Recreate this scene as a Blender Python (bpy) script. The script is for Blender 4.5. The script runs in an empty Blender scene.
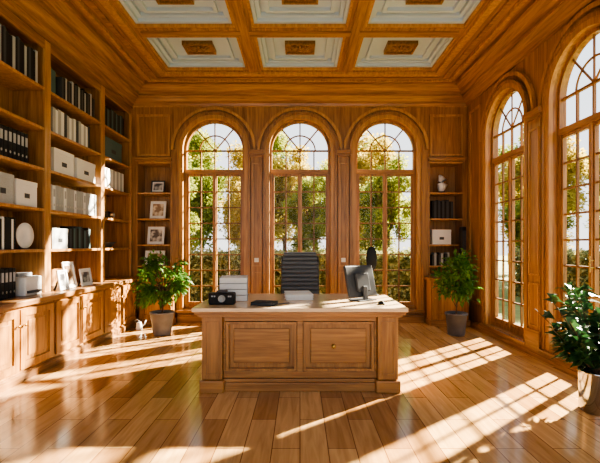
import bpy, bmesh, math, random
from mathutils import Vector, Matrix
random.seed(7)
COL = bpy.context.scene.collection
PI = math.pi
# ------------------------------------------------------------ materials
def newmat(name):
    m = bpy.data.materials.new(name); m.use_nodes = True
    nt = m.node_tree; b = nt.nodes['Principled BSDF']
    return m, nt, b
def plain(name, c, rough=.5, metal=0, noise=.08, scale=20, spec=.5):
    m, nt, b = newmat(name)
    n = nt.nodes.new('ShaderNodeTexNoise'); n.inputs['Scale'].default_value = scale
    r = nt.nodes.new('ShaderNodeValToRGB')
    r.color_ramp.elements[0].position = .3; r.color_ramp.elements[1].position = .7
    r.color_ramp.elements[0].color = (*[v*(1-noise) for v in c], 1)
    r.color_ramp.elements[1].color = (*[min(1, v*(1+noise)) for v in c], 1)
    tc = nt.nodes.new('ShaderNodeTexCoord')
    nt.links.new(tc.outputs['Object'], n.inputs['Vector'])
    nt.links.new(n.outputs['Fac'], r.inputs['Fac']); nt.links.new(r.outputs['Color'], b.inputs['Base Color'])
    b.inputs['Roughness'].default_value = rough; b.inputs['Metallic'].default_value = metal
    b.inputs['Specular IOR Level'].default_value = spec
    return m
def wood(name, dark, light, axis, rough=.34, sc=1.0):
    m, nt, b = newmat(name); N = nt.nodes.new; L = nt.links.new
    tc = N('ShaderNodeTexCoord'); mp = N('ShaderNodeMapping')
    s = [15*sc, 15*sc, 15*sc]; s['XYZ'.index(axis)] = .9*sc
    mp.inputs['Scale'].default_value = s
    L(tc.outputs['Object'], mp.inputs['Vector'])
    n = N('ShaderNodeTexNoise'); n.inputs['Scale'].default_value = 1.3; n.inputs['Detail'].default_value = 6
    n.inputs['Distortion'].default_value = .7
    L(mp.outputs['Vector'], n.inputs['Vector'])
    n2 = N('ShaderNodeTexNoise'); n2.inputs['Scale'].default_value = 6; n2.inputs['Detail'].default_value = 3
    L(mp.outputs['Vector'], n2.inputs['Vector'])
    mx = N('ShaderNodeMath'); mx.operation = 'MULTIPLY_ADD'; mx.inputs[1].default_value = .4
    L(n2.outputs['Fac'], mx.inputs[0]); L(n.outputs['Fac'], mx.inputs[2])
    r = N('ShaderNodeValToRGB'); e = r.color_ramp.elements
    e[0].position = .48; e[0].color = (*dark, 1); e[1].position = .93; e[1].color = (*light, 1)
    L(mx.outputs[0], r.inputs['Fac']); L(r.outputs['Color'], b.inputs['Base Color'])
    b.inputs['Roughness'].default_value = rough
    bp = N('ShaderNodeBump'); bp.inputs['Strength'].default_value = .05; bp.inputs['Distance'].default_value = .01
    L(mx.outputs[0], bp.inputs['Height']); L(bp.outputs['Normal'], b.inputs['Normal'])
    return m
WD, WL = (.165,.074,.025), (.41,.215,.080)
wz = wood('wood_vertical', WD, WL, 'Z'); wx = wood('wood_across', WD, WL, 'X'); wy = wood('wood_deep', WD, WL, 'Y')
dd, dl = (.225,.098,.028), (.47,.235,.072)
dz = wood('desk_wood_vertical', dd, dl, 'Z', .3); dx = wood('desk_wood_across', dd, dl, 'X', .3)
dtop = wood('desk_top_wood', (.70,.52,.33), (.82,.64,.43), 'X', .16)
wpale = wood('window_wood', (.27,.128,.042), (.52,.29,.11), 'Z', .34)
wdark = wood('glazing_wood', (.13,.06,.02), (.30,.15,.05), 'Z', .4)
def floor_mat():
    m, nt, b = newmat('floor_planks'); N = nt.nodes.new; L = nt.links.new
    tc = N('ShaderNodeTexCoord')
    mp = N('ShaderNodeMapping'); mp.inputs['Rotation'].default_value = (0,0,PI/2)
    L(tc.outputs['Object'], mp.inputs['Vector'])
    br = N('ShaderNodeTexBrick'); br.inputs['Scale'].default_value = 1
    br.inputs['Brick Width'].default_value = .95; br.inputs['Row Height'].default_value = .2
    br.inputs['Mortar Size'].default_value = .0035; br.inputs['Mortar Smooth'].default_value = .3
    br.inputs['Color1'].default_value = (.36,.185,.066,1); br.inputs['Color2'].default_value = (.66,.42,.19,1)
    br.inputs['Mortar'].default_value = (.15,.06,.02,1); br.offset = .5
    L(mp.outputs['Vector'], br.inputs['Vector'])
    mp2 = N('ShaderNodeMapping'); mp2.inputs['Scale'].default_value = (14,1.2,1)
    L(tc.outputs['Object'], mp2.inputs['Vector'])
    n = N('ShaderNodeTexNoise'); n.inputs['Scale'].default_value = 1.6; n.inputs['Detail'].default_value = 7; n.inputs['Distortion'].default_value = .8
    L(mp2.outputs['Vector'], n.inputs['Vector'])
    r = N('ShaderNodeValToRGB'); e = r.color_ramp.elements
    e[0].position = .3; e[0].color = (.76,.71,.64,1); e[1].position = .65; e[1].color = (1.05,1.05,1.05,1)
    L(n.outputs['Fac'], r.inputs['Fac'])
    mx = N('ShaderNodeMixRGB'); mx.blend_type = 'MULTIPLY'; mx.inputs[0].default_value = 1
    L(br.outputs['Color'], mx.inputs[1]); L(r.outputs['Color'], mx.inputs[2])
    L(mx.outputs[0], b.inputs['Base Color'])
    b.inputs['Roughness'].default_value = .14
    return m
M_floor = floor_mat()
M_plaster = plain('coffer_plaster', (.42,.54,.67), .7, 0, .02, 3)
M_gold = plain('carved_gilt_wood', (.24,.13,.05), .45, .1, .3, 30)
M_black = plain('black_cloth', (.014,.015,.018), .6, spec=.2)
M_char = plain('charcoal_cloth', (.05,.055,.063), .6, spec=.25)
M_white = plain('white_card', (.74,.76,.77), .55, 0, .03)
M_grey = plain('grey_card', (.36,.39,.42), .5)
M_teal = plain('teal_card', (.06,.12,.13), .5)
M_cream = plain('cream_paper', (.70,.65,.55), .7)
M_leather = plain('charcoal_leather', (.085,.095,.11), .38, 0, .06, 30)
M_chrome = plain('brushed_metal', (.50,.50,.50), .3, 1, .08, 40)
M_steel = plain('polished_steel', (.45,.47,.50), .12, 1, .04, 6)
M_brass = plain('aged_brass', (.45,.28,.08), .35, 1)
M_dkplastic = plain('dark_grey_plastic', (.05,.055,.065), .5, spec=.3)
M_mgrey = plain('monitor_grey', (.035,.04,.05), .5, spec=.3)
M_potgrey = plain('grey_ceramic', (.09,.095,.115), .4, 0, .15, 8)
M_potbrown = plain('taupe_ceramic', (.17,.165,.18), .45, 0, .15, 8)
M_soil = plain('soil', (.03,.018,.01), .95, 0, .5, 60)
M_bark = plain('bark', (.12,.075,.045), .9, 0, .4, 25)
def leafmat(name, c1, c2, trans=.35, rough=.5, spec=.5, sc=3.5):
    m, nt, b = newmat(name); N = nt.nodes.new; L = nt.links.new
    tc = N('ShaderNodeTexCoord'); n = N('ShaderNodeTexNoise'); n.inputs['Scale'].default_value = sc; n.inputs['Detail'].default_value = 5
    L(tc.outputs['Object'], n.inputs['Vector'])
    r = N('ShaderNodeValToRGB'); e = r.color_ramp.elements
    e[0].position = .35; e[0].color = (*c1,1); e[1].position = .65; e[1].color = (*c2,1)
    L(n.outputs['Fac'], r.inputs['Fac']); L(r.outputs['Color'], b.inputs['Base Color']); b.inputs['Roughness'].default_value = rough
    b.inputs['Specular IOR Level'].default_value = spec
    t = N('ShaderNodeBsdfTranslucent'); L(r.outputs['Color'], t.inputs['Color'])
    mx = N('ShaderNodeMixShader'); mx.inputs[0].default_value = trans
    L(b.outputs[0], mx.inputs[1]); L(t.outputs[0], mx.inputs[2]); L(mx.outputs[0], nt.nodes['Material Output'].inputs['Surface'])
    return m
M_leafA = leafmat('fresh_green_leaf', (.04,.13,.016), (.15,.31,.05), .38)
M_leafB = leafmat('deep_green_leaf', (.010,.04,.014), (.04,.12,.035), .18)
M_treeG = leafmat('olive_green_foliage', (.12,.17,.025), (.40,.42,.10), .55, .9, .1)
M_treeY = leafmat('golden_foliage', (.32,.25,.045), (.62,.50,.14), .55, .9, .1)
M_hedge = leafmat('grey_green_foliage', (.08,.10,.04), (.42,.42,.19), .45, .95, .05, 6)
M_grass = plain('lawn_grass', (.15,.18,.05), .9, 0, .3, 3)
def glass():
    m, nt, b = newmat('window_glass'); N = nt.nodes.new; L = nt.links.new
    t = N('ShaderNodeBsdfTransparent'); g = N('ShaderNodeBsdfGlossy'); g.inputs['Roughness'].default_value = .02
    mx = N('ShaderNodeMixShader'); mx.inputs[0].default_value = .006
    L(t.outputs[0], mx.inputs[1]); L(g.outputs[0], mx.inputs[2]); L(mx.outputs[0], nt.nodes['Material Output'].inputs['Surface'])
    nt.nodes.remove(b); return m
M_glass = glass()
def photo_mat(name, a, c, sc=9):
    m, nt, b = newmat(name); N = nt.nodes.new; L = nt.links.new
    tc = N('ShaderNodeTexCoord'); n = N('ShaderNodeTexNoise'); n.inputs['Scale'].default_value = sc
    L(tc.outputs['Object'], n.inputs['Vector']); r = N('ShaderNodeValToRGB'); e = r.color_ramp.elements
    e[0].position = .42; e[0].color = (*a,1); e[1].position = .58; e[1].color = (*c,1)
    L(n.outputs['Fac'], r.inputs['Fac']); L(r.outputs['Color'], b.inputs['Base Color']); b.inputs['Roughness'].default_value = .3
    return m
M_photo = photo_mat('greyish_print', (.08,.08,.09), (.55,.55,.55)); M_photo2 = photo_mat('warm_print', (.2,.12,.07), (.65,.55,.42))
# ------------------------------------------------------------ mesh helper
def rawobj(name, me, mat, parent):
    o = bpy.data.objects.new(name, me); COL.objects.link(o)
    if mat: me.materials.append(mat)
    if parent: o.parent = parent
    return o
class MB:
    def __init__(s): s.v = []; s.f = []
    def box(s, x0,x1,y0,y1,z0,z1):
        n = len(s.v)
        s.v += [(x0,y0,z0),(x1,y0,z0),(x1,y1,z0),(x0,y1,z0),(x0,y0,z1),(x1,y0,z1),(x1,y1,z1),(x0,y1,z1)]
        s.f += [tuple(n+i for i in q) for q in ((3,2,1,0),(4,5,6,7),(0,1,5,4),(1,2,6,5),(2,3,7,6),(3,0,4,7))]
        return s
    def prism(s, pts, axis, a, b):
        n = len(s.v); k = len(pts)
        for t in (a, b):
            for (p, q) in pts:
                s.v.append((t,p,q) if axis == 'X' else (p,t,q) if axis == 'Y' else (p,q,t))
        s.f.append(tuple(n+i for i in range(k))); s.f.append(tuple(n+k+i for i in reversed(range(k))))
        for i in range(k):
            j = (i+1) % k; s.f.append((n+i, n+k+i, n+k+j, n+j))
        return s
    def lathe(s, prof, c=(0,0,0), seg=28):
        n = len(s.v); k = len(prof)
        for i in range(seg):
            a = 2*PI*i/seg
            for (r, z) in prof: s.v.append((c[0]+r*math.cos(a), c[1]+r*math.sin(a), c[2]+z))
        for i in range(seg):
            j = (i+1) % seg
            for q in range(k-1): s.f.append((n+i*k+q, n+j*k+q, n+j*k+q+1, n+i*k+q+1))
        s.f.append(tuple(n+i*k for i in reversed(range(seg)))); s.f.append(tuple(n+i*k+k-1 for i in range(seg)))
        return s
    def tube(s, path, radii, seg=8):
        n = len(s.v); path = [Vector(p) for p in path]; k = len(path)
        if not isinstance(radii, (list, tuple)): radii = [radii]*k
        for i, p in enumerate(path):
            d = (path[min(i+1,k-1)]-path[max(i-1,0)]).normalized()
            u = d.cross(Vector((0,0,1)));
            if u.length < .01: u = d.cross(Vector((1,0,0)))
            u.normalize(); w = d.cross(u)
            for j in range(seg):
                a = 2*PI*j/seg; s.v.append(tuple(p+(u*math.cos(a)+w*math.sin(a))*radii[i]))
        for i in range(k-1):
            for j in range(seg):
                q = (j+1) % seg; s.f.append((n+i*seg+j, n+i*seg+q, n+(i+1)*seg+q, n+(i+1)*seg+j))
        s.f.append(tuple(n+j for j in reversed(range(seg)))); s.f.append(tuple(n+(k-1)*seg+j for j in range(seg)))
        return s
    def leaf(s, p, d, L, W, droop=.15, squash=1):
        d = Vector(d).normalized(); u = d.cross(Vector((0,0,1)))
        if u.length < .05: u = Vector((1,0,0))
        u.normalize(); u = Matrix.Rotation(random.uniform(-.8,.8), 3, d) @ u; w = u.cross(d)
        p = Vector(p); n = len(s.v)
        m = p+d*L*.45; t = p+d*L-Vector((0,0,droop*L))
        vs = [p, m+u*W/2+w*W*.15, m, m-u*W/2+w*W*.15, t]
        s.v += [(q.x, q.y, p.z+(q.z-p.z)*squash) for q in vs]
        s.f += [(n,n+1,n+2),(n,n+2,n+3),(n+1,n+4,n+2),(n+2,n+4,n+3)]
    def build(s, name, mat, parent=None, bevel=0, smooth=False, world=False):
        me = bpy.data.meshes.new(name)
        v = s.v
        if world and parent: L = parent.location; v = [(a-L.x,b-L.y,c-L.z) for a,b,c in v]
        me.from_pydata(v, [], s.f)
        bm = bmesh.new(); bm.from_mesh(me)
        if len(s.f) < 6000: bmesh.ops.recalc_face_normals(bm, faces=bm.faces)
        bm.to_mesh(me); bm.free()
        if smooth:
            for p in me.polygons: p.use_smooth = True
        o = rawobj(name, me, mat, parent)
        if bevel:
            b = o.modifiers.new('bevel', 'BEVEL'); b.width = bevel; b.segments = 2; b.limit_method = 'ANGLE'
        return o
def B(*a): return MB().box(*a)
def rect(a, b, c, d): return [(a,c),(b,c),(b,d),(a,d)]
def arch(u, hw, zb, zs, n=28):
    return [(u-hw, zb),(u+hw, zb)] + [(u+hw*math.cos(PI*i/n), zs+hw*math.sin(PI*i/n)) for i in range(n+1)]
def plate(name, outer, holes, w0, w1, plane, mat, parent=None, world=False, bevel=0):
    cu = bpy.data.curves.new('c', 'CURVE'); cu.dimensions = '2D'; cu.fill_mode = 'BOTH'; cu.extrude = (w1-w0)/2
    for pts in [outer]+holes:
        sp = cu.splines.new('POLY'); sp.points.add(len(pts)-1)
        for i, (a, b) in enumerate(pts): sp.points[i].co = (a, b, 0, 1)
        sp.use_cyclic_u = True
    t = bpy.data.objects.new('t', cu); COL.objects.link(t)
    bpy.context.view_layer.update()
    dg = bpy.context.evaluated_depsgraph_get()
    me = bpy.data.meshes.new_from_object(t.evaluated_get(dg))
    bpy.data.objects.remove(t); bpy.data.curves.remove(cu)
    mid = (w0+w1)/2; L = parent.location if (world and parent) else Vector((0,0,0))
    for v in me.vertices:
        a, b, c = v.co
        p = (a, mid+c, b) if plane == 'XZ' else (mid+c, a, b) if plane == 'YZ' else (a, b, mid+c)
        v.co = Vector(p)-L
    bm = bmesh.new(); bm.from_mesh(me); bmesh.ops.remove_doubles(bm, verts=bm.verts, dist=1e-5)
    bmesh.ops.recalc_face_normals(bm, faces=bm.faces); bm.to_mesh(me); bm.free()
    for p in me.polygons: p.use_smooth = False
    me.materials.clear(); me.name = name
    return rawobj(name, me, mat, parent)
def tag(o, label, cat, group=None):
    o['label'] = label; o['category'] = cat
    if group: o['group'] = group
    return o
def struct(o, label, cat='structure'):
    o['kind'] = 'structure'; o['label'] = label; o['category'] = cat; return o
def thing(name, label, cat, loc=(0,0,0), rz=0, group=None):
    o = bpy.data.objects.new(name, None); COL.objects.link(o); o.empty_display_size = .1
    o.location = loc; o.rotation_euler = (0,0,rz); return tag(o, label, cat, group)
def dup(r0, loc=None, rz=None, label=None, group=None, scale=None):
    r = r0.copy(); COL.objects.link(r)
    if loc is not None: r.location = loc
    if rz is not None: r.rotation_euler = (0,0,rz)
    if scale is not None: r.scale = scale
    if label: r['label'] = label
    if group: r['group'] = group
    for ch in list(r0.children):
        c = ch.copy(); COL.objects.link(c); c.parent = r
        for g in list(ch.children):
            d = g.copy(); COL.objects.link(d); d.parent = c
    return r
# ------------------------------------------------------------ room shell
YB, XR, XL, XF = 7.53, 3.15, -3.6, -3.15
Y0 = -1.5; ZC = 4.40; WT = .17
struct(B(-3.9,3.5,Y0,7.85,-.12,0).build('floor', M_floor), 'glossy honey coloured wide plank wooden floor', 'floor')
WXS = [-1.62, 0, 1.62]; ZBB, ZBR, ZSP, HW = .24, .13, 3.24, .575
holes = [arch(x, HW, ZBB, ZSP) for x in WXS] + [rect(-3.09,-2.41,.87,3.02), rect(2.41,3.09,.87,3.02)]
struct(plate('wall_back', rect(-3.9,3.4,0,4.9), holes, YB, YB+WT, 'XZ', wz), 'wood panelled back wall with three arched windows', 'wall')
RYS = [6.12, 4.41, 2.70]
struct(plate('wall_right', rect(Y0,YB-.001,0,4.9), [arch(y, HW, ZBR, ZSP) for y in RYS], XR, XR+WT, 'YZ', wz), 'wood panelled right wall with tall arched windows', 'wall')
m = B(XL-.2,XL,Y0,YB-.001,0,4.9); m.box(XL,XF,Y0,3.58,0,ZC)
struct(m.build('wall_left', wz), 'wood panelled left wall behind the bookcases', 'wall')
# ceiling
RC = .15
hl = []
rows = []
for k in range(6):
    yb = 6.78-1.33*k; rows.append((yb-1.10, yb))
cols = [(-2.25,-.88),(-.65,.65),(.88,2.25)]
for (a,b) in rows:
    for (c,d) in cols: hl.append(rect(c,d,a,b))
ceil = plate('ceiling', rect(XL,XR-.001,Y0,YB-.002), hl, ZC, ZC+RC, 'XY', wy)
struct(ceil, 'coffered ceiling of wooden beams around pale panels', 'ceiling')
B(XL-.2,XR+.28,Y0,YB+.28,ZC+.30,ZC+.5).build('ceiling_slab', M_plaster, ceil)
orn = None
for (a,b) in rows:
    for (c,d) in cols:
        B(c-.01,d+.01,a-.01,b+.01,ZC+RC+.002,ZC+RC+.05).build('coffer_panel', M_plaster, ceil)
        plate('coffer_moulding', rect(c+.001,d-.001,a+.001,b-.001), [rect(c+.03,d-.03,a+.03,b-.03)], ZC+.01, ZC+.05, 'XY', wpale, ceil)
        plate('plaster_moulding', rect(c+.002,d-.002,a+.002,b-.002), [rect(c+.075,d-.075,a+.075,b-.075)], ZC+.052, ZC+RC+.0015, 'XY', M_plaster, ceil)
        plate('plaster_moulding', rect(c+.077,d-.077,a+.077,b-.077), [rect(c+.13,d-.13,a+.13,b-.13)], ZC+.10, ZC+RC+.0015, 'XY', M_plaster, ceil)
        plate('plaster_moulding', rect(c+.20,d-.20,a+.18,b-.18), [rect(c+.25,d-.25,a+.23,b-.23)], ZC+RC-.045, ZC+RC+.0015, 'XY', M_plaster, ceil)
        cx, cy = (c+d)/2, (a+b)/2
        if orn is None:
            m = MB(); 
            m.box(-.27,.27,-.19,.19,-.012,.03)
            for (x0,x1,y0,y1) in ((-.27,.27,-.19,-.155),(-.27,.27,.155,.19),(-.27,-.235,-.155,.155),(.235,.27,-.155,.155)): m.box(x0,x1,y0,y1,-.04,0)
            for i in range(12):
                an = 2*PI*i/12; m.tube([(.05*math.cos(an),.04*math.sin(an),-.02),(.13*math.cos(an),.09*math.sin(an),-.035),(.19*math.cos(an),.125*math.sin(an),-.012)],[.012,.022,.008],6)
            m.lathe([(.0,-.065),(.035,-.055),(.045,-.03),(.045,-.01)], seg=12)
            m.v = [(x*.85,y*.85,z) for x,y,z in m.v]
            orn = m.build('carved_ornament', M_gold, ceil)
            orn.location = (cx,cy,ZC+RC-.02)
        else:
            o = orn.copy(); COL.objects.link(o); o.location = (cx,cy,ZC+RC-.02)
tn = [0]
def trim(o, label='wooden moulding running along the wall'):
    tn[0] += 1; o.name = 'trim_%d' % tn[0]; return struct(o, label, 'trim')
for (x) in (-.765,.765):
    trim(B(x-.06,x+.06,Y0,6.78,ZC-.025,ZC-.0005).build('t', wy), 'flat strip under a ceiling beam')
for k in range(5):
    yb = rows[k][0]-.115
    for (c,d) in ((-2.2,-.826),(-.704,.704),(.826,2.2)):
        trim(B(c,d,yb-.05,yb+.05,ZC-.022,ZC-.0005).build('t', wx), 'flat strip under a cross beam of the ceiling')
trim(plate('t', rect(-2.40,2.40,Y0+.1,6.92), [rect(-2.30,2.30,Y0+.15,6.82)], ZC-.04, ZC-.0005, 'XY', wpale), 'moulding framing the coffered area')
trim(plate('t', rect(-2.56,2.56,Y0+.1,7.06), [rect(-2.50,2.50,Y0+.15,7.0)], ZC-.03, ZC-.0005, 'XY', wx), 'middle moulding framing the coffered area')
trim(plate('t', rect(-2.70,2.70,Y0+.1,7.13), [rect(-2.64,2.64,Y0+.15,7.09)], ZC-.05, ZC-.0005, 'XY', wpale), 'outer moulding framing the coffered area')
prof = [(0,4.06),(.035,4.06),(.045,4.10),(.10,4.13),(.16,4.20),(.19,4.20),(.19,4.25),(.24,4.27),(.32,4.34),(.36,4.34),(.36,ZC-.001),(0,ZC-.001)]
trim(MB().prism([(YB-.001-d, z) for d,z in prof], 'X', XF+.001, XR-.001).build('t', wx), 'stepped crown moulding above the back wall')
trim(MB().prism([(XR-.001-d, z) for d,z in prof], 'Y', Y0, YB-.002).build('t', wy), 'stepped crown moulding above the right wall')
trim(MB().prism([(XF+.001+d, z) for d,z in prof], 'Y', Y0, YB-.002).build('t', wy), 'stepped crown moulding above the bookcases')
trim(B(XL+.001,XF,3.581,YB-.003,4.0,ZC-.001).build('t', wy), 'wooden frieze above the left bookcases')
trim(B(XF,XR,YB-.03,YB-.001,4.045,4.075).build('t', wpale), 'frieze strip over the arched windows')
# baseboards
m = MB()
m.box(-2.28,2.30,YB-.09,YB-.001,0,.12); m.box(-2.28,2.30,YB-.06,YB-.001,.12,.15)
struct(m.build('baseboard_back', wx), 'wooden baseboard under the back windows', 'baseboard')
m = B(XR-.12,XR-.001,Y0,7.10,0,.05); m.box(XR-.10,XR-.001,Y0,7.10,.05,.08)
struct(m.build('baseboard_right', wy), 'wooden baseboard under the right windows', 'baseboard')
# ------------------------------------------------------------ windows (local: x across, y depth (0 = wall face), z up)
def make_window(i, ZBW):
    w = bpy.data.objects.new('window_%d' % i, None); COL.objects.link(w); struct(w, '', 'window')
    plate('casing', arch(0,.665,ZBW-.04,ZSP), [arch(0,HW-.001,ZBW+.002,ZSP)], -.05, -.001, 'XZ', wpale, w)
    plate('casing_bead', arch(0,.69,ZBW-.05,ZSP), [arch(0,.645,ZBW-.03,ZSP)], -.07, -.0502, 'XZ', wz, w)
    plate('frame', arch(0,HW-.002,ZBW+.002,ZSP), [arch(0,HW-.045,ZBW+.06,ZSP)], .055, .135, 'XZ', wz, w)
    n = 28; ro, ri = .80, .745
    pts = [(ro*math.cos(PI*k/n), ZSP+ro*math.sin(PI*k/n)) for k in range(n+1)] + [(ri*math.cos(PI*k/n), ZSP+ri*math.sin(PI*k/n)) for k in range(n,-1,-1)]
    plate('arch_moulding', pts, [], -.05, -.001, 'XZ', wpale, w)
    B(-.70,.70,-.11,-.0712,ZBW-.045,ZBW).build('sill', wx, w, .006)
    B(-.53,.53,.05,.13,2.80,2.88).build('transom', wx, w, .006)
    B(-.022,.022,.045,.0695,ZBW+.062,2.799).build('centre_mullion', wz, w, .004)
    m = MB(); t = .012
    for x in (-.265,0,.265): m.box(x-t,x+t,.08,.11,2.88,ZSP)
    m.box(-.53,.53,.078,.112,ZSP-.015,ZSP+.015)
    for a in (50, 90, 130):
        c, s_ = math.cos(math.radians(a)), math.sin(math.radians(a))
        m.tube([(.0*c,.095,ZSP+.0*s_),(.54*c,.095,ZSP+.54*s_)], .014, 6)
    arc = [(.29*math.cos(PI*k/20), .095, ZSP+.29*math.sin(PI*k/20)) for k in range(21)]
    m.tube(arc, .014, 6)
    f = m.build('fanlight_bars', wdark, w)
    plate('pane', arch(0,.528,2.881,ZSP), [], .097, .100, 'XZ', M_glass, w)
    for s_ in (-1,1):
        x0, x1 = (-.528,-.002) if s_ < 0 else (.002,.528)
        c = plate('casement', rect(x0,x1,ZBW+.062,2.798), [rect(x0+.038,x1-.038,ZBW+.13,2.76)], .07, .12, 'XZ', wz, w)
        m = MB(); xm = (x0+x1)/2; m.box(xm-t,xm+t,.082,.108,ZBW+.13,2.76)
        z = ZBW+.13; nr = 8; h = (2.76-z)/nr
        for k in range(1,nr): m.box(x0+.038,x1-.038,.084,.106,z+h*k-.0115,z+h*k+.0115)
        m.build('glazing_bars', wdark, c)
        B(x0+.038,x1-.038,.096,.099,ZBW+.13,2.76).build('pane', M_glass, c)
    h = MB().tube([(.03,.02,1.15),(.03,.02,1.33)], .009, 8); h.tube([(.03,.02,1.2),(.03,.07,1.2)], .007,6); h.tube([(.03,.02,1.28),(.03,.07,1.28)], .007,6)
    h.build('handle', M_brass, w)
    return w
def wdup(w1, i):
    r = w1.copy(); r.name = 'window_%d' % i; COL.objects.link(r)
    for ch in list(w1.children):
        c = ch.copy(); COL.objects.link(c); c.parent = r
        for g in list(ch.children): d = g.copy(); COL.objects.link(d); d.parent = c
    return r
w1 = make_window(1, ZBB); w4 = make_window(4, ZBR)
ws = [w1, wdup(w1,2), wdup(w1,3), w4, wdup(w4,5), wdup(w4,6)]
wl = ['left arched window of the back wall','middle arched window behind the desk','right arched window of the back wall','far arched window of the right wall','near arched window of the right wall','arched window of the right wall nearest the viewer']
for i, w in enumerate(ws):
    w['label'] = wl[i]
    if i < 3: w.location = (WXS[i], YB, 0)
    else: w.location = (XR, RYS[i-3], 0); w.rotation_euler = (0,0,-PI/2)
def pilaster(loc, rz, hw, label):
    m = B(-hw,hw,-.07,-.001,.2,3.1); 
    o = m.build('t', wz); trim(o, label); o.location = loc; o.rotation_euler = (0,0,rz)
    plate('inset_moulding', rect(-hw+.03,hw-.03,1.05,2.98), [rect(-hw+.05,hw-.05,1.07,2.96)], -.085,-.0702,'XZ', wpale, o)
    plate('inset_moulding', rect(-hw+.03,hw-.03,.38,.95), [rect(-hw+.05,hw-.05,.40,.93)], -.085,-.0702,'XZ', wpale, o)
    c = B(-hw-.02,hw+.02,-.10,-.001,3.1,3.15); c.box(-hw-.035,hw+.035,-.12,-.001,3.15,3.22); c.build('capital', wx, o)
    B(-hw-.015,hw+.015,-.10,-.072,.0,.34).build('plinth', wx, o)
hwp = .105
pilaster((-.81,YB,0),0,hwp,'pilaster between the left and middle back windows'); pilaster((.81,YB,0),0,hwp,'pilaster between the middle and right back windows')
pilaster((XR,5.265,0),-PI/2,.14,'pilaster between the right wall windows'); pilaster((XR,3.555,0),-PI/2,.14,'near pilaster of the right wall')
for (a,b) in ((-3.06,-2.44),(2.44,3.06)):
    o = plate('t', rect(a,b,3.12,3.90), [rect(a+.04,b-.04,3.16,3.86)], YB-.03, YB-.001, 'XZ', wpale); trim(o,'moulding framing the upper corner wall panel')
    o = B(a-.03,b+.03,YB-.06,YB-.001,3.03,3.09).build('t', wx); trim(o,'small ledge above the recessed shelves')
o = plate('t', rect(6.95,7.40,.4,3.9), [rect(6.99,7.36,.44,3.86)], XR-.03, XR-.001, 'YZ', wpale); trim(o,'tall panel moulding in the far right corner')
for px in (-.81, .81):
    t = thing('light_switch','white switch plate on the pilaster %s of the middle window' % ('left' if px<0 else 'right'),'switch',(px,YB-.0705,1.17))
    B(-.04,.04,-.012,-.0005,-.04,.04).build('plate', M_white, t, .002); B(-.012,.012,-.018,-.0125,-.02,.02).build('rocker', M_white, t)
# ------------------------------------------------------------ left bookcases
bays = [(3.60,5.0,'near'),(5.0,6.4,'middle'),(6.4,7.50,'far')]
SH = [1.4,1.9,2.4,2.9,3.4]
for (a,b,nm) in bays:
    a += .001; b -= .001
    t = thing('bookcase', 'tall open wooden bookcase, %s one of the three on the left wall' % nm, 'bookcase', (-3.36,(a+b)/2,.861), 0, 'bookcases on the left wall')
    B(XL+.005,XL+.03,a,b,.862,3.995).build('back_panel', wz, t, world=True)
    for (c,d) in ((a,a+.035),(b-.035,b)): B(XL+.031,XF-.031,c,d,.862,3.995).build('side_panel', wz, t, world=True)
    for (c,d) in ((a,a+.06),(b-.06,b)): B(XF-.03,XF,c,d,.862,3.995).build('stile', wpale, t, .004, world=True)
    for z in SH: B(XL+.031,XF-.005,a+.036,b-.036,z-.035,z).build('shelf', wpale, t, .003, world=True)
    m = B(XL+.031,XF-.031,a+.036,b-.036,3.95,3.995); m.box(XF-.03,XF-.001,a+.061,b-.061,3.88,3.995); m.build('top_rail', wy, t, world=True)
CF = -2.96
def raised_door(parent, a, b, z0, z1, xf, knob):
    d = plate('door', rect(a,b,z0,z1), [rect(a+.075,b-.075,z0+.075,z1-.075)], xf, xf+.022, 'YZ', dz, parent, world=True)
    L = parent.location
    m = MB(); ia,ib,ja,jb = a+.076,b-.076,z0+.076,z1-.076
    m.box(xf,xf+.006,ia,ib,ja,jb); m.box(xf+.006,xf+.016,ia+.05,ib-.05,ja+.05,jb-.05)
    m.v = [(x-L.x,y-L.y,z-L.z) for x,y,z in m.v]; m.build('raised_panel', dz, d, .004)
    m = MB().lathe([(.006,0),(.006,.015),(.014,.02),(.014,.03),(.004,.034)], seg=12)
    m.v = [(xf+.0225+z-L.x, knob[0]+x-L.y, knob[1]+y-L.z) for x,y,z in m.v]; m.build('knob', M_brass, d, smooth=True)
nmsc = ['near','middle','far']
for i,(a,b) in enumerate(((3.60,4.80),(4.80,6.0),(6.0,7.2))):
    a += .001; b -= .001
    t = thing('base_cabinet','low wooden base cabinet with two raised panel doors, %s one on the left' % nmsc[i],'cabinet',(-3.25,(a+b)/2,0),0,'base cabinets along the left wall')
    B(XL+.005,CF,a,b,.10,.80).build('body', dz, t, world=True)
    m = B(XL+.005,CF+.03,a,b,0,.085); m.box(XL+.005,CF+.015,a,b,.085,.0995); m.build('plinth', wy, t, world=True)
    mid = (a+b)/2
    raised_door(t, a+.025, mid-.012, .13, .765, CF+.001, (mid-.05,.60)); raised_door(t, mid+.012, b-.025, .13, .765, CF+.001, (mid+.05,.60))
ct = B(XL+.005,CF+.05,3.60,7.52,.801,.86).build('countertop', wy, bevel=.008); tag(ct,'continuous wooden ledge on top of the left base cabinets','countertop')
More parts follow.
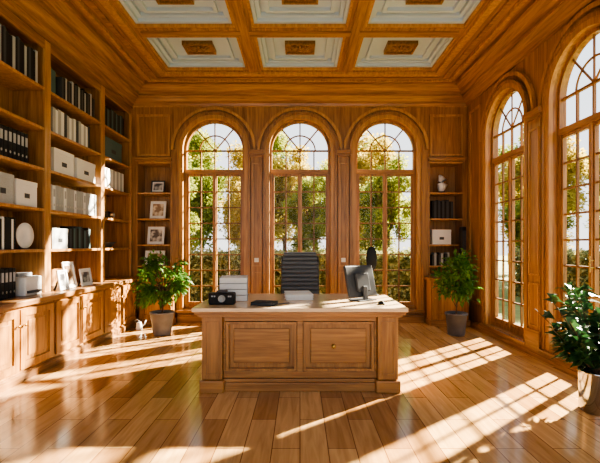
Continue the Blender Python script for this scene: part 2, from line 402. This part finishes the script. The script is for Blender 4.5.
def niche(x0,x1,side):
    t = thing('wall_niche_shelf','recessed shelf unit in the back wall %s' % side,'shelf unit',((x0+x1)/2,YB+.15,.872))
    x0 += .002; x1 -= .002
    B(x0,x1,YB+.36,YB+.38,.873,3.018).build('back_panel', wz, t, world=True)
    for (c,d) in ((x0,x0+.03),(x1-.03,x1)): B(c,d,YB-.01,YB+.359,.873,3.018).build('side_panel', wz, t, .003, world=True)
    for z in (1.06,1.46,1.95,2.44,3.017): B(x0+.031,x1-.031,YB,YB+.359,z-.03,z).build('shelf', wpale, t, .002, world=True)
    B(x0+.031,x1-.031,YB,YB+.359,.873,.885).build('bottom_board', wx, t, world=True)
niche(-3.09,-2.41,'left of the arched windows, holding framed pictures'); niche(2.41,3.09,'right of the arched windows, holding books')
for (x0,x1,side) in ((-2.905,-2.30,'left'),(2.33,3.05,'right')):
    t = thing('corner_cabinet','low wooden cabinet in the back %s corner under the recessed shelves' % side,'cabinet',((x0+x1)/2,7.33,0))
    B(x0+.02,x1-.02,7.18,YB-.092,.1,.80).build('body', dz, t, world=True)
    B(x0,x1,7.15,YB-.092,0,.0995).build('plinth', wx, t, world=True)
    B(x0,x1,7.13,YB-.005,.801,.86).build('cabinet_top', wx, t, .006, world=True)
    f = plate('door', rect(x0+.05,x1-.05,.13,.77), [rect(x0+.12,x1-.12,.2,.70)], 7.158,7.179,'XZ', dz, t, world=True)
    L = t.location; m = B(x0+.121,x1-.121,7.172,7.179,.201,.699); m.box(x0+.17,x1-.17,7.164,7.172,.25,.65)
    m.v=[(x-L.x,y-L.y,z-L.z) for x,y,z in m.v]; m.build('raised_panel', dz, f, .003)
    m = MB().tube([(x0+.085-L.x,7.157-L.y,.5),(x0+.085-L.x,7.13-L.y,.5)],[.008,.014],10); m.build('knob', M_brass, f)
# ------------------------------------------------------------ books, binders, boxes: unit prototypes
def P_book(mat):
    r = thing('book','','book')
    m = B(-.5,-.42,-.5,.5,0,1); m.box(.42,.5,-.5,.5,0,1); m.prism([(-.5,-.44),(-.44,-.5),(.44,-.5),(.5,-.44),(.42,-.42),(-.42,-.42)],'Z',0,1)
    m.build('cover', mat, r); B(-.41,.41,-.41,.47,.02,.98).build('page_block', M_cream, r)
    return r
def P_binder(mat, lab):
    r = thing('ring_binder','','binder')
    m = MB().prism([(-.5,.5),(-.5,-.46),(-.42,-.5),(.42,-.5),(.5,-.46),(.5,.5)],'Z',0,1); m.build('body', mat, r)
    B(-.3,.3,-.508,-.501,.55,.86).build('spine_label', lab, r)
    m = MB().lathe([(.0,0),(.18,0),(.18,.008)],seg=12); m.v=[(x,-.501-z,.22+y*.25) for x,y,z in m.v]; m.build('finger_ring', M_chrome, r)
    return r
def P_box(mat, lidm):
    r = thing('storage_box','','box')
    B(-.49,.49,-.49,.49,0,.82).build('body', mat, r); B(-.5,.5,-.5,.5,.82,1).build('lid', lidm, r)
    B(-.12,.12,-.50,-.491,.32,.50).build('label_holder', M_dkplastic, r)
    return r
protos = {}
def proto(kind, c):
    k = (kind,c)
    if k not in protos:
        mt = {'black':M_black,'charcoal':M_char,'white':M_white,'grey':M_grey,'teal':M_teal,'cream':M_cream}[c]
        p = P_book(mt) if kind=='book' else P_binder(mt, M_grey) if kind=='binder' else P_box(mt, mt)
        protos[k] = [p, False]
    return protos[k]
def place(kind, c, loc, rz, scale, label, group=None):
    p = proto(kind, c)
    if not p[1]:
        p[1] = True; o = p[0]; o.location = loc; o.rotation_euler=(0,0,rz); o.scale=scale; o['label']=label
        if group: o['group']=group
    else:
        o = dup(p[0], loc, rz, label, None, scale)
        if 'group' in o.keys() and not group: del o['group']
        if group: o['group']=group
    return o
def row(side, z, a0, a1, kind, cols, where, tmin, tmax, hmin, hmax, dep=.22):
    p = a0; i = 0
    while True:
        t = random.uniform(tmin,tmax)
        if p+t > a1: break
        c = cols[i % len(cols)]; h = random.uniform(hmin,hmax)
        mid = p+t/2
        loc = (-3.19-dep/2, mid, z+.001) if side=='L' else (mid, YB+.03+dep/2, z+.001)
        nm = 'book' if kind=='book' else 'ring binder'
        place(kind, c, loc, PI/2 if side=='L' else 0, (t-.002,dep,h), '%s %s upright on %s' % (c,nm,where), '%s %ss on %s' % (c, nm, where))
        p += t; i += 1
def shelfname(k, bay): return 'the %s shelf of the %s left bookcase' % (k, bay)
row('L',3.4,4.02,4.88,'book',['black','grey','black','charcoal','black'],shelfname('top','near'),.03,.05,.36,.42)
row('L',2.4,3.98,4.76,'binder',['black'],shelfname('third','near'),.06,.07,.34,.345)
row('L',1.4,3.98,4.50,'book',['black','white','black','black'],shelfname('fifth','near'),.028,.045,.32,.36)
row('L',.86,3.98,4.52,'binder',['black'],'the ledge of the near left bookcase',.055,.06,.33,.335)
def bx(c, y, z, w, h, d, label, g=None): place('box', c, (-3.19-d/2, y, z+.001), PI/2, (w,d,h), label, g)
bx('grey',4.30,1.9,.33,.33,.30,'grey lidded storage box on the fourth shelf of the near left bookcase, front one')
bx('white',4.68,1.9,.36,.30,.30,'pale lidded storage box beside the grey box, near left bookcase')
row('L',3.4,5.09,5.24,'book',['teal'],'the top shelf of the middle bookcase, near end',.06,.07,.3,.33)
row('L',3.4,5.36,6.22,'book',['charcoal','black','grey','black'],shelfname('top','middle'),.035,.05,.3,.36)
row('L',2.9,5.16,6.10,'book',['grey','white','grey','white','charcoal'],shelfname('second','middle'),.05,.07,.31,.34)
bx('white',5.42,2.4,.46,.32,.3,'large white storage box at near end of the third shelf, middle left bookcase')
bx('white',5.98,2.4,.52,.30,.3,'wide white storage box farther along the third shelf, middle left bookcase')
row('L',1.9,5.1,6.30,'binder',['grey','white','grey','grey'],shelfname('fourth','middle'),.055,.065,.32,.33)
bx('grey',5.33,1.4,.36,.27,.28,'grey storage box on the fifth shelf of the middle left bookcase')
row('L',1.4,5.55,6.12,'book',['charcoal','black','teal'],shelfname('fifth','middle'),.04,.055,.26,.32)
row('L',3.4,6.52,7.3,'book',['charcoal','black','teal'],shelfname('top','far'),.04,.06,.30,.36)
bx('teal',6.86,2.9,.62,.34,.3,'dark teal storage box on the second shelf of the far left bookcase')
row('L',2.4,6.50,7.3,'book',['white','grey'],shelfname('third','far'),.06,.075,.32,.33)
t = thing('printer','white desktop printer on the left ledge beside the black binders','printer',(-3.26,4.72,.861),PI/2)
B(-.15,.15,-.12,.14,0,.22).build('body', M_white, t, .015); B(-.12,.12,-.14,-.121,.03,.06).build('output_tray', M_dkplastic, t); B(-.12,.12,-.02,.12,.221,.26).build('scanner_lid', M_grey, t, .008)
t = thing('decorative_plate','round white plate upright on the fifth shelf, near left bookcase','plate',(-3.24,4.68,1.401),PI/2)
m = MB().lathe([(0,0),(.09,.0),(.15,.02),(.15,.028),(.09,.012),(0,.01)],seg=32); m.v=[(x,-z,y+.16) for x,y,z in m.v]; m.build('dish', M_white, t, smooth=True)
m = B(-.06,.06,-.03,.09,0,.012); m.box(-.05,-.035,.0,.02,.012,.10); m.box(.035,.05,.0,.02,.012,.10); m.build('stand', M_dkplastic, t)
t = thing('bowl','small dark bowl on the fifth shelf of the far left bookcase','bowl',(-3.3,6.85,1.401))
MB().lathe([(.05,0),(.06,.01),(.13,.09),(.135,.1),(.12,.09),(.05,.02)]).build('bowl_body', M_char, t, smooth=True)
t = thing('camera_ornament','small dark vintage camera on the fourth shelf of the far left bookcase','ornament',(-3.28,6.85,1.901),PI/2)
B(-.1,.1,-.04,.04,0,.12).build('body', M_black, t, .01); m = MB().lathe([(.045,0),(.045,.05),(.035,.05),(.03,.03)],seg=16); m.v=[(x,-.041-z,y+.06) for x,y,z in m.v]; m.build('lens', M_chrome, t)
def frame(loc, rz, w, h, fm, pm, label, lean=.18):
    t = thing('picture_frame', label, 'picture frame', loc, rz)
    def rot(v): 
        c, s_ = math.cos(lean), math.sin(lean)
        return [(x, y*c+z*s_, z*c-y*s_+.003) for x,y,z in v]
    b = .022
    m = MB()
    for q in ((-w/2,w/2,0,b),(-w/2,w/2,h-b,h),(-w/2,-w/2+b,b,h-b),(w/2-b,w/2,b,h-b)): m.box(q[0],q[1],-.02,0,q[2],q[3])
    m.v = rot(m.v); m.build('frame', fm, t)
    m = B(-w/2+b,w/2-b,-.008,-.004,b,h-b); m.v = rot(m.v); m.build('mat_board', M_white, t)
    m = B(-w/2+b+.025,w/2-b-.025,-.0105,-.0082,b+.03,h-b-.03); m.v = rot(m.v); m.build('picture', pm, t)
    m = B(-.02,.02,.0005,.008,.0,h*.7); m.v=[(x,y+.10-z*.1/(h)+.02,z) for x,y,z in m.v]; m.build('easel_back', M_dkplastic, t)
frame((-3.08,5.22,.861),PI/2,.20,.26,M_white,M_photo,'small white framed photo at the near end of the left ledge')
frame((-3.13,5.47,.861),PI/2,.26,.36,M_white,M_photo2,'tallest white framed photo on the left ledge, between two smaller ones')
frame((-3.08,5.78,.861),PI/2,.28,.25,M_white,M_photo,'wide white framed photo at the far end of the left ledge group')
frame((-2.72,YB+.12,2.441),0,.26,.24,M_char,M_photo,'dark framed small picture on the highest niche shelf')
frame((-2.72,YB+.12,1.951),0,.30,.34,M_white,M_photo2,'white framed portrait on the second niche shelf from the top')
frame((-2.76,YB+.12,1.461),0,.32,.34,M_white,M_photo,'pale framed picture on the third niche shelf from the top')
frame((-2.78,YB+.12,1.061),0,.38,.28,M_white,M_photo2,'pale framed wide picture on the lowest niche shelf, above the plant')
row('B',1.95,2.5,2.92,'book',['black','charcoal'],'the second shelf of the right wall niche',.035,.045,.32,.36,.2)
place('box','white',(2.68,YB+.15,1.461),0,(.36,.24,.28),'white storage box on the third shelf of the right wall niche')
row('B',1.06,2.5,2.86,'book',['charcoal','grey','black'],'the lowest shelf of the right wall niche',.035,.05,.2,.25,.2)
t = thing('sculpture','pale upright rounded sculpture on the top right niche shelf','sculpture',(2.70,YB+.14,2.441))
B(-.07,.07,-.05,.05,0,.03).build('base', M_dkplastic, t, .004)
m = MB().tube([(0,0,.03),(.01,0,.09),(.03,0,.17),(.03,0,.24),(.0,0,.30),(-.03,0,.35)], [.04,.07,.095,.085,.05,.015], 14); m.build('figure', M_white, t, smooth=True)
t = thing('tower_speaker','slim tall black speaker standing on the right corner cabinet','speaker',(2.97,7.30,.861),.2)
B(-.06,.06,-.06,.06,0,.02).build('base', M_dkplastic, t, .004); B(-.045,.045,-.045,.045,.021,.92).build('cabinet', M_black, t, .012)
B(-.035,.035,-.05,-.0455,.08,.85).build('grille', M_char, t)
# ------------------------------------------------------------ desk
DY0, DY1 = 3.86, 5.02
dk = thing('desk','large wooden executive desk with raised front panels and pale top','desk',(0,4.4,0))
def DB(n, mat, *a, bev=.004, p=dk):
    return B(*a).build(n, mat, p, bev, world=True)
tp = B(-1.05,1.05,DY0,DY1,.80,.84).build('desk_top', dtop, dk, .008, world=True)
m = B(-1.03,1.03,DY0+.02,DY1-.02,.770,.7995); m.box(-1.0,1.0,DY0+.04,DY1-.04,.745,.7695); m.build('top_moulding', dx, dk, .004, world=True)
for sx in (-1,1):
    for (ya,yb) in ((3.93,4.13),(4.77,4.96)):
        a, b = sorted((sx*.965, sx*.765))
        o = DB('corner_post', dz, a,b,ya,yb,.125,.744)
        if ya < 4:
            L = dk.location; q = plate('inset_moulding', rect(a+.03,b-.03,.17,.70), [rect(a+.045,b-.045,.185,.685)], ya-.008, ya-.0005, 'XZ', dz, o)
            for v in q.data.vertices: v.co -= L
        DB('post_foot', dx, a-.02,b+.02,ya-.025,yb+.02,0,.12, bev=.01)
    a, b = sorted((sx*.95, sx*.92)); DB('side_panel', dz, a,b,4.131,4.769,.06,.744)
    a, b = sorted((sx*.915, sx*.50)); q = DB('drawer_pedestal', dz, a,b,4.07,4.90,.06,.744)
    L = dk.location
    for k in range(3):
        z0 = .08+.22*k; d = B(a+.02,b-.02,4.901,4.918,z0,z0+.20); d.v=[(x-L.x,y-L.y,z-L.z) for x,y,z in d.v]; d.build('drawer_front', dx, q, .003)
m = B(-.764,.764,4.02,4.06,.125,.744); m.build('front_board', dz, dk, world=True)
m = B(-.764,.764,3.985,4.019,.69,.744); m.box(-.764,.764,3.985,4.019,.125,.19); m.box(-.03,.03,3.985,4.019,.19,.69); m.box(-.764,-.74,3.985,4.019,.19,.69); m.box(.74,.764,3.985,4.019,.19,.69)
m.build('front_frame', dx, dk, .003, world=True)
for (a,b) in ((-.735,-.035),(.035,.735)):
    plate('panel_moulding', rect(a,b,.195,.685), [rect(a+.025,b-.025,.22,.66)], 3.975, 4.0195, 'XZ', dz, dk, True)
    B(a+.07,b-.07,4.004,4.0195,.265,.615).build('raised_panel', dx, dk, .008, world=True)
m = B(-.764,.764,3.955,4.04,0,.085); m.box(-.764,.764,3.97,4.04,.085,.12); m.build('plinth', dx, dk, .005, world=True)
m = MB().lathe([(0,0),(.009,0),(.009,.012),(.02,.018),(.02,.028),(.008,.034),(0,.034)],seg=16); m.v=[(.335+x,4.0035-z,.44+y) for x,y,z in m.v]; m.build('knob', M_brass, dk, smooth=True, world=True)
DT = .841
t = thing('letter_tray','tall stack of pale letter trays packed with paper on the desk','letter tray',(-.74,4.50,DT),.12)
for k in range(4):
    z = k*.064; m = B(-.15,.15,-.18,.18,z,z+.005)
    for q in ((-.15,-.145,-.18,.18),(.145,.15,-.18,.18),(-.145,.145,.175,.18)): m.box(*q,z+.005,z+.0635)
    m.build('tray', M_grey, t); B(-.144,.144,-.185+.006*(k%2),.174,z+.0055,z+.060).build('paper_stack', M_white, t)
t = thing('desk_device','black boxy desk device with round pale dial, in front of the white trays','device',(-.80,4.12,DT),-.05)
B(-.13,.13,-.06,.06,.0,.12).build('body', M_black, t, .012); B(-.05,.05,-.04,.04,.1205,.145).build('top_housing', M_dkplastic, t, .008)
m = MB().lathe([(0,0),(.036,0),(.036,.02),(.028,.02),(.026,.01),(0,.012)],seg=24); m.v=[(x+.01,-.061-z,y+.065) for x,y,z in m.v]; m.build('dial', M_grey, t, smooth=True)
for x in (-.09,-.065,.08,.1): B(x-.008,x+.008,-.064,-.0605,.08,.095).build('button', M_grey, t)
t = thing('notebook','small closed black notebook near the front edge of the desk','notebook',(-.36,4.08,DT),-.25)
m = B(-.12,.12,-.085,.085,0,.004); m.box(-.12,.12,-.085,.085,.030,.034); m.box(-.12,-.116,-.085,.085,.004,.030); m.build('cover', M_black, t); B(-.115,.116,-.08,.08,.0045,.0295).build('page_block', M_char, t)
t = thing('pen','thin dark pen lying on the desk beside the black notebook','pen',(-.16,4.14,DT+.006),.6)
MB().tube([(-.07,0,0),(.06,0,0)],.005,8).build('barrel', M_dkplastic, t); MB().tube([(.0605,0,0),(.072,0,0)],[.005,.001],8).build('tip', M_chrome, t)
t = thing('paper_stack','low stack of white papers at the middle of the desk, before the chair','papers',(-.02,4.62,DT),.06)
for k in range(5):
    a = random.uniform(-.06,.06); c_, s_ = math.cos(a), math.sin(a)
    m = B(-.15,.15,-.20,.20,k*.012,k*.012+.0115); m.v=[(x*c_-y*s_,x*s_+y*c_,z) for x,y,z in m.v]; m.build('sheaf', M_white, t)
t = thing('monitor','dark grey flat monitor seen from behind, turned, on the desk right side','monitor',(.67,4.45,DT),.62)
def tilt(m): m.v=[(x,y+(z-.2)*.25,z) for x,y,z in m.v]; return m
tilt(B(-.21,.21,-.02,.012,.04,.38)).build('screen_housing', M_mgrey, t, .012)
tilt(B(-.19,.19,.0125,.015,.065,.36)).build('screen', M_black, t)
tilt(B(-.10,.10,-.05,-.0205,.10,.30)).build('rear_housing', M_mgrey, t, .012)
m = B(-.03,.03,-.10,-.075,.012,.16); m.v=[(x,y+(z)*.1,z) for x,y,z in m.v]; m.build('neck', M_dkplastic, t, .005)
B(-.13,.13,-.13,.06,0,.012).build('base', M_dkplastic, t, .005)
t = thing('computer_mouse','small black mouse on the desk right of the monitor','mouse',(.84,4.12,DT),.2)
m = MB().lathe([(0,.034),(.015,.033),(.028,.024),(.034,.008),(.034,0),(0,0)],seg=20); m.v=[(x*.9,y*1.6,z) for x,y,z in m.v]; m.build('shell', M_black, t, smooth=True)
B(-.004,.004,-.035,-.015,.031,.037).build('scroll_wheel', M_grey, t)
t = thing('desk_lamp','black desk lamp with oval head standing behind the monitor','lamp',(.88,4.86,DT),.2)
MB().lathe([(0,0),(.07,0),(.07,.012),(.015,.02),(0,.02)]).build('base', M_black, t, smooth=True)
MB().tube([(0,0,.02),(0,.01,.2),(0,.03,.36)],.009,8).build('stem', M_black, t)
m = MB().lathe([(0,-.15),(.04,-.14),(.065,-.08),(.07,0),(.06,.08),(.035,.13),(0,.145)],seg=20); m.v=[(x,y*.5+.03,z+.45) for x,y,z in m.v]; m.build('lamp_head', M_black, t, smooth=True)
# ------------------------------------------------------------ chair
t = thing('office_chair','dark grey leather executive office chair with ribbed back behind the desk','chair',(0,5.55,0),0)
bk = MB(); N = 13; z0, z1 = .56, 1.345
fr, bb = [], []
for k in range(N*8+1):
    u = k/(N*8); z = z0+(z1-z0)*u; y = .22+.11*u
    g = abs(math.sin(PI*u*N))**.5*.016
    if k == 0 or k == N*8: g = -.01
    fr.append((y-.035-g, z)); bb.append((y+.035+g*.8, z))
bk.prism(fr+bb[::-1],'X',-.255,.255)
bk.v = [(x*(1-.10*max(0,(z-1.1)/.25)**2), y-.08*(x/.255)**2*.5, z) for x,y,z in bk.v]
bk.build('backrest', M_leather, t)
for sx in (-1,1):
    MB().tube([(sx*.262,.22+.11*u,.56+.78*u) for u in [0,.25,.5,.75,.92]],.014,8).build('back_frame', M_dkplastic, t)
B(-.27,.27,-.28,.17,.42,.52).build('seat', M_leather, t, .03)
for sx in (-1,1):
    m = MB().tube([(sx*.27,.12,.47),(sx*.31,.1,.47),(sx*.32,.08,.66)],.014,8); m.tube([(sx*.32,-.12,.66),(sx*.32,.2,.66)],.014,8); m.build('arm_frame', M_chrome, t)
    B(sx*.32-.03,sx*.32+.03,-.16,.2,.675,.70).build('arm_pad', M_leather, t, .01)
MB().tube([(0,0,.10),(0,0,.415)],[.035,.022],12).build('gas_column', M_chrome, t)
MB().tube([(0,.15,.45),(0,.34,.50),(0,.37,.70)],.02,8).build('back_support', M_dkplastic, t)
for k in range(5):
    a = 2*PI*k/5+.3; c, s_ = math.cos(a), math.sin(a)
    l = MB().tube([(0,0,.12),(.17*c,.17*s_,.10),(.30*c,.30*s_,.075)],[.03,.022,.016],8).build('base_leg', M_chrome, t)
    m = MB().tube([(.30*c-.02*s_,.30*s_+.02*c,.03),(.30*c+.02*s_,.30*s_-.02*c,.03)],.029,12); m.tube([(.30*c,.30*s_,.03),(.30*c,.30*s_,.075)],.008,6); m.build('caster', M_black, l)
# ------------------------------------------------------------ plants
def plant(loc, pot_prof, potmat, label, leafm, ctr, rad, n, LL, LW, seed, spiky=False):
    random.seed(seed)
    t = thing('potted_plant', label, 'potted plant', loc)
    MB().lathe(pot_prof, seg=36).build('pot', potmat, t, smooth=True)
    h = max(z for r,z in pot_prof); r0 = pot_prof[-3][0]
    MB().lathe([(0,h-.06),(r0*.86,h-.05),(r0*.86,h-.035),(0,h-.03)],seg=24).build('soil', M_soil, t)
    st = MB(); lf = MB()
    base = Vector((0,0,h-.04))
    if spiky:
        for k in range(30):
            a = random.uniform(0,2*PI); e = random.uniform(.5,1.5)
            L = random.uniform(.3,.50+.36*math.sin(e)); d = Vector((math.cos(a)*math.cos(e),math.sin(a)*math.cos(e),math.sin(e)))
            p1 = base+d*L*.5; p2 = base+d*L+Vector((math.cos(a),math.sin(a),-.3))*.04
            st.tube([base,p1,p2],[.007,.005,.003],5)
            for q in range(n//30):
                u = random.uniform(.3,1); p = base.lerp(p2,u)
                dd_ = Vector((random.gauss(0,1),random.gauss(0,1),random.uniform(-.5,.6)))+d*.8
                LE = random.uniform(.7,1.2)*LL
                q_ = p+dd_.normalized()*LE
                if q_.x > .40 or q_.x < -.38: continue
                lf.leaf(p,dd_,LE,LW*random.uniform(.8,1.1),.35)
    else:
        st.tube([base,(.01,.01,h+.12),(0,0,ctr)],[.018,.015,.008],7)
        tips = []
        for k in range(34):
            d = Vector((random.gauss(0,1),random.gauss(0,1),random.gauss(.15,1))).normalized(); rr = random.uniform(.5,1)
            tip = Vector((d.x*rad[0]*rr,d.y*rad[1]*rr,ctr+d.z*rad[2]*rr)); tips.append(tip)
            b0 = Vector((0,0,h+.08)).lerp(Vector((0,0,ctr)),random.random())
            st.tube([b0,(b0+tip)/2+Vector((0,0,.03)),tip],[.007,.005,.002],5)
        for k in range(n):
            tip = random.choice(tips); p = tip+Vector([random.gauss(0,.055) for _ in range(3)])
            dd_ = Vector((p.x,p.y,(p.z-ctr)*.6))+Vector([random.gauss(0,.2) for _ in range(3)])
            lf.leaf(p,dd_,random.uniform(.7,1.25)*LL,LW*random.uniform(.8,1.2),.2)
    st.build('stem', M_bark, t); lf.build('foliage', leafm, t)
pp = [(.0,0),(.13,0),(.14,.02),(.185,.34),(.195,.34),(.195,.37),(.175,.37),(.165,.30),(0,.29)]
plant((-2.24,6.50,0),pp,M_potbrown,'bushy green plant in a taupe pot by the left back corner',M_leafA,.90,(.42,.34,.47),1500,.09,.052,3)
pp2 = [(.0,0),(.12,0),(.13,.02),(.165,.33),(.175,.33),(.175,.36),(.155,.36),(.145,.30),(0,.29)]
plant((2.52,6.45,0),pp2,M_potgrey,'bushy green plant in a dark grey pot by the right back corner',M_leafA,.92,(.26,.25,.48),1150,.09,.05,5)
pp3 = [(.0,0),(.130,0),(.135,.01),(.14,.33),(.145,.34),(.145,.355),(.13,.355),(.125,.30),(0,.29)]
plant((2.60,3.50,0),pp3,M_steel,'dark leafy plant in a grey metallic cylinder pot at the right edge',M_leafB,.8,(.4,.4,.4),720,.17,.08,9,spiky=True)
t = thing('watering_can','small white watering can on the floor beside the left plant','watering can',(-2.76,6.86,0),.5)
MB().lathe([(0,0),(.05,0),(.054,.02),(.042,.12),(.034,.13),(0,.13)],seg=20).build('body', M_white, t, smooth=True)
MB().tube([(.045,0,.04),(.08,0,.08),(.11,0,.15)],[.011,.008,.009],8).build('spout', M_white, t, smooth=True)
MB().tube([(-.04,0,.11),(-.07,0,.15),(-.03,0,.18),(.02,0,.13)],.006,8).build('handle', M_white, t, smooth=True)
# ------------------------------------------------------------ outside
gr = MB().box(-40,60,7.85,60,-.5,-.15); gr.box(3.5,60,-20,7.85,-.5,-.15)
o = gr.build('ground_outside', M_grass); struct(o,'green lawn outside the windows','ground')
def crown_mesh(seed, n, sz, clusters=44):
    random.seed(seed); m = MB(); cs = []
    for k in range(clusters):
        d = Vector([random.gauss(0,1) for _ in range(3)]).normalized()*random.uniform(.1,.76); cs.append((d, random.uniform(.22,.34)))
    for k in range(n):
        c, r = random.choice(cs); d = Vector([random.gauss(0,1) for _ in range(3)]).normalized()
        p = c+Vector((d.x,d.y,d.z*.6))*r*random.uniform(.3,1.0); m.leaf(p, d+Vector([random.gauss(0,1.2) for _ in range(3)]), sz*random.uniform(.6,1.2), sz*.8, 0, .5)
    return m
protoT = {}
def tree(x,y,h,r,mat,label,seed):
    t = thing('garden_tree',label,'tree',(x,y,-.15),0)
    key = (seed%3, mat.name)
    if key not in protoT:
        c = crown_mesh(seed%3+20, 22000, .075).build('crown', mat, t); protoT[key] = c
    else:
        c = protoT[key].copy(); COL.objects.link(c); c.parent = t
    hh = h*.47
    c.location = (0,0,h-hh); c.scale = (r,r,hh); c.rotation_euler=(0,0,seed*1.7)
    m = MB().tube([(0,0,0),(.05,.03,h*.3),(0,0,h*.6)],[.13,.1,.05],8)
    for k in range(5):
        a = k*1.3; m.tube([(.03,.02,h*.35+k*.1),(math.cos(a)*r*.4,math.sin(a)*r*.4,h*.6)],[.05,.015],5)
    m.build('trunk', M_bark, t)
tree(-4.3,13.0,5.3,1.2,M_treeG,'olive green tree nearest the left edge of the left back window',0)
tree(-1.9,13.0,5.3,1.2,M_treeY,'nearer golden tree seen through the left back window',1)
tree(.45,13.0,4.8,1.15,M_treeG,'nearer olive tree seen through the middle back window',2)
tree(2.8,13.0,5.3,1.2,M_treeG,'nearer olive green tree seen through the right back window',0)
tree(-4.2,17.0,7.0,1.75,M_treeG,'tall green tree far beyond the left back window',1)
tree(-.7,17.0,6.8,1.75,M_treeY,'tall golden tree between the left and middle back windows',0)
tree(2.8,17.0,7.0,1.75,M_treeY,'tall golden tree far beyond the right back window',2)
tree(6.3,17.4,5.8,1.7,M_treeG,'green tree far outside the back right corner',1)
tree(-6.4,22.0,8.8,2.4,M_treeY,'farthest golden tree beyond the left back window',2)
tree(-1.5,22.0,8.6,2.4,M_treeG,'large green tree far beyond the middle back window',1)
tree(3.4,22.0,8.8,2.4,M_treeG,'large green tree far beyond the right back window',0)
tree(8.4,23.0,8.4,2.4,M_treeY,'large golden tree far outside the back right corner',1)
tree(-9.5,28.5,10.6,3.1,M_treeY,'remote golden tree at the left end of the tree line',0)
tree(-3.0,28.5,10.8,3.1,M_treeY,'remote golden tree in the tree line behind the left window',1)
tree(3.5,28.5,10.6,3.1,M_treeY,'remote golden tree in the tree line behind the right window',2)
tree(8.6,14.6,4.6,1.3,M_treeG,'green tree seen through the far right wall window',0)
tree(11.2,18.8,7.6,2.2,M_treeY,'golden tree far behind the far right wall window',2)
tree(9.4,11.4,4.0,1.3,M_treeG,'low green tree seen through the near right wall window',1)
tree(16.2,19.0,9.4,2.5,M_treeG,'wide green tree far beyond the near right wall window',0)
tree(13.4,12.6,6.2,2.1,M_treeG,'green tree beyond the near right wall window',1)
tree(18.5,13.5,9.2,2.5,M_treeG,'large green tree farthest to the right outside',2)
tree(14.2,25.0,10.6,2.8,M_treeG,'remote green tree beyond the far right wall window',1)
tree(22.5,20.5,11.0,3.0,M_treeY,'remote golden tree beyond the near right wall window',0)
def hedge(x0,x1,y0,y1,h,label,seed):
    random.seed(seed); m = MB(); n = min(int(2200*max(x1-x0,y1-y0)),20000)
    for k in range(n):
        p = Vector((random.uniform(x0,x1),random.uniform(y0,y1),random.uniform(-.15,h)))
        f = random.random()
        if f<.5: 
            if x1-x0>y1-y0: p.y = y0
            else: p.x = x0
        elif f>.8: p.z = h
        p += Vector([random.gauss(0,.05) for _ in range(3)])
        m.leaf(p,Vector([random.gauss(0,1) for _ in range(3)]),.12,.08)
    if x1-x0>y1-y0: m.box(x0+.1,x1-.1,y0+.12,y1-.12,-.15,h-.12)
    else: m.box(x0+.12,x1-.12,y0+.1,y1-.1,-.15,h-.12)
    o = m.build('hedge', M_hedge); tag(o,label,'hedge')
hedge(-5.5,5.0,10.6,11.3,1.2,'clipped grey green hedge outside the back windows',1)
hedge(6.8,7.5,7.5,12.8,1.2,'clipped hedge outside the right wall windows',2)
# ------------------------------------------------------------ light
sd = Vector((-.70,-.54,-.45)).normalized()
s = bpy.data.lights.new('sun','SUN'); s.energy = 82; s.angle = math.radians(1.2); s.color = (1,.86,.64)
so = bpy.data.objects.new('sun', s); COL.objects.link(so); so.rotation_euler = sd.to_track_quat('-Z','Y').to_euler(); so.location = (8,14,9)
w = bpy.data.worlds.new('world'); bpy.context.scene.world = w; w.use_nodes = True
nt = w.node_tree; bg = nt.nodes['Background']; bg.inputs['Strength'].default_value = 2.0
tc = nt.nodes.new('ShaderNodeTexCoord'); sp = nt.nodes.new('ShaderNodeSeparateXYZ'); r = nt.nodes.new('ShaderNodeValToRGB')
nt.links.new(tc.outputs['Generated'], sp.inputs[0]); nt.links.new(sp.outputs['Z'], r.inputs['Fac']); nt.links.new(r.outputs['Color'], bg.inputs['Color'])
r.color_ramp.elements[0].position = 0; r.color_ramp.elements[0].color = (1,.98,.95,1); r.color_ramp.elements[1].position = .7; r.color_ramp.elements[1].color = (.66,.82,1,1)
try: bpy.context.scene.view_settings.look = 'AgX - Medium High Contrast'
except Exception as e: print(e)
# ------------------------------------------------------------ camera
cam = bpy.data.cameras.new('camera'); co = bpy.data.objects.new('camera', cam); COL.objects.link(co)
co.location = (0,0,1.45); co.rotation_euler = (PI/2,0,0); cam.lens = 24; cam.sensor_width = 36; cam.shift_y = 13.5/600
cam.clip_start = .05
bpy.context.scene.camera = co
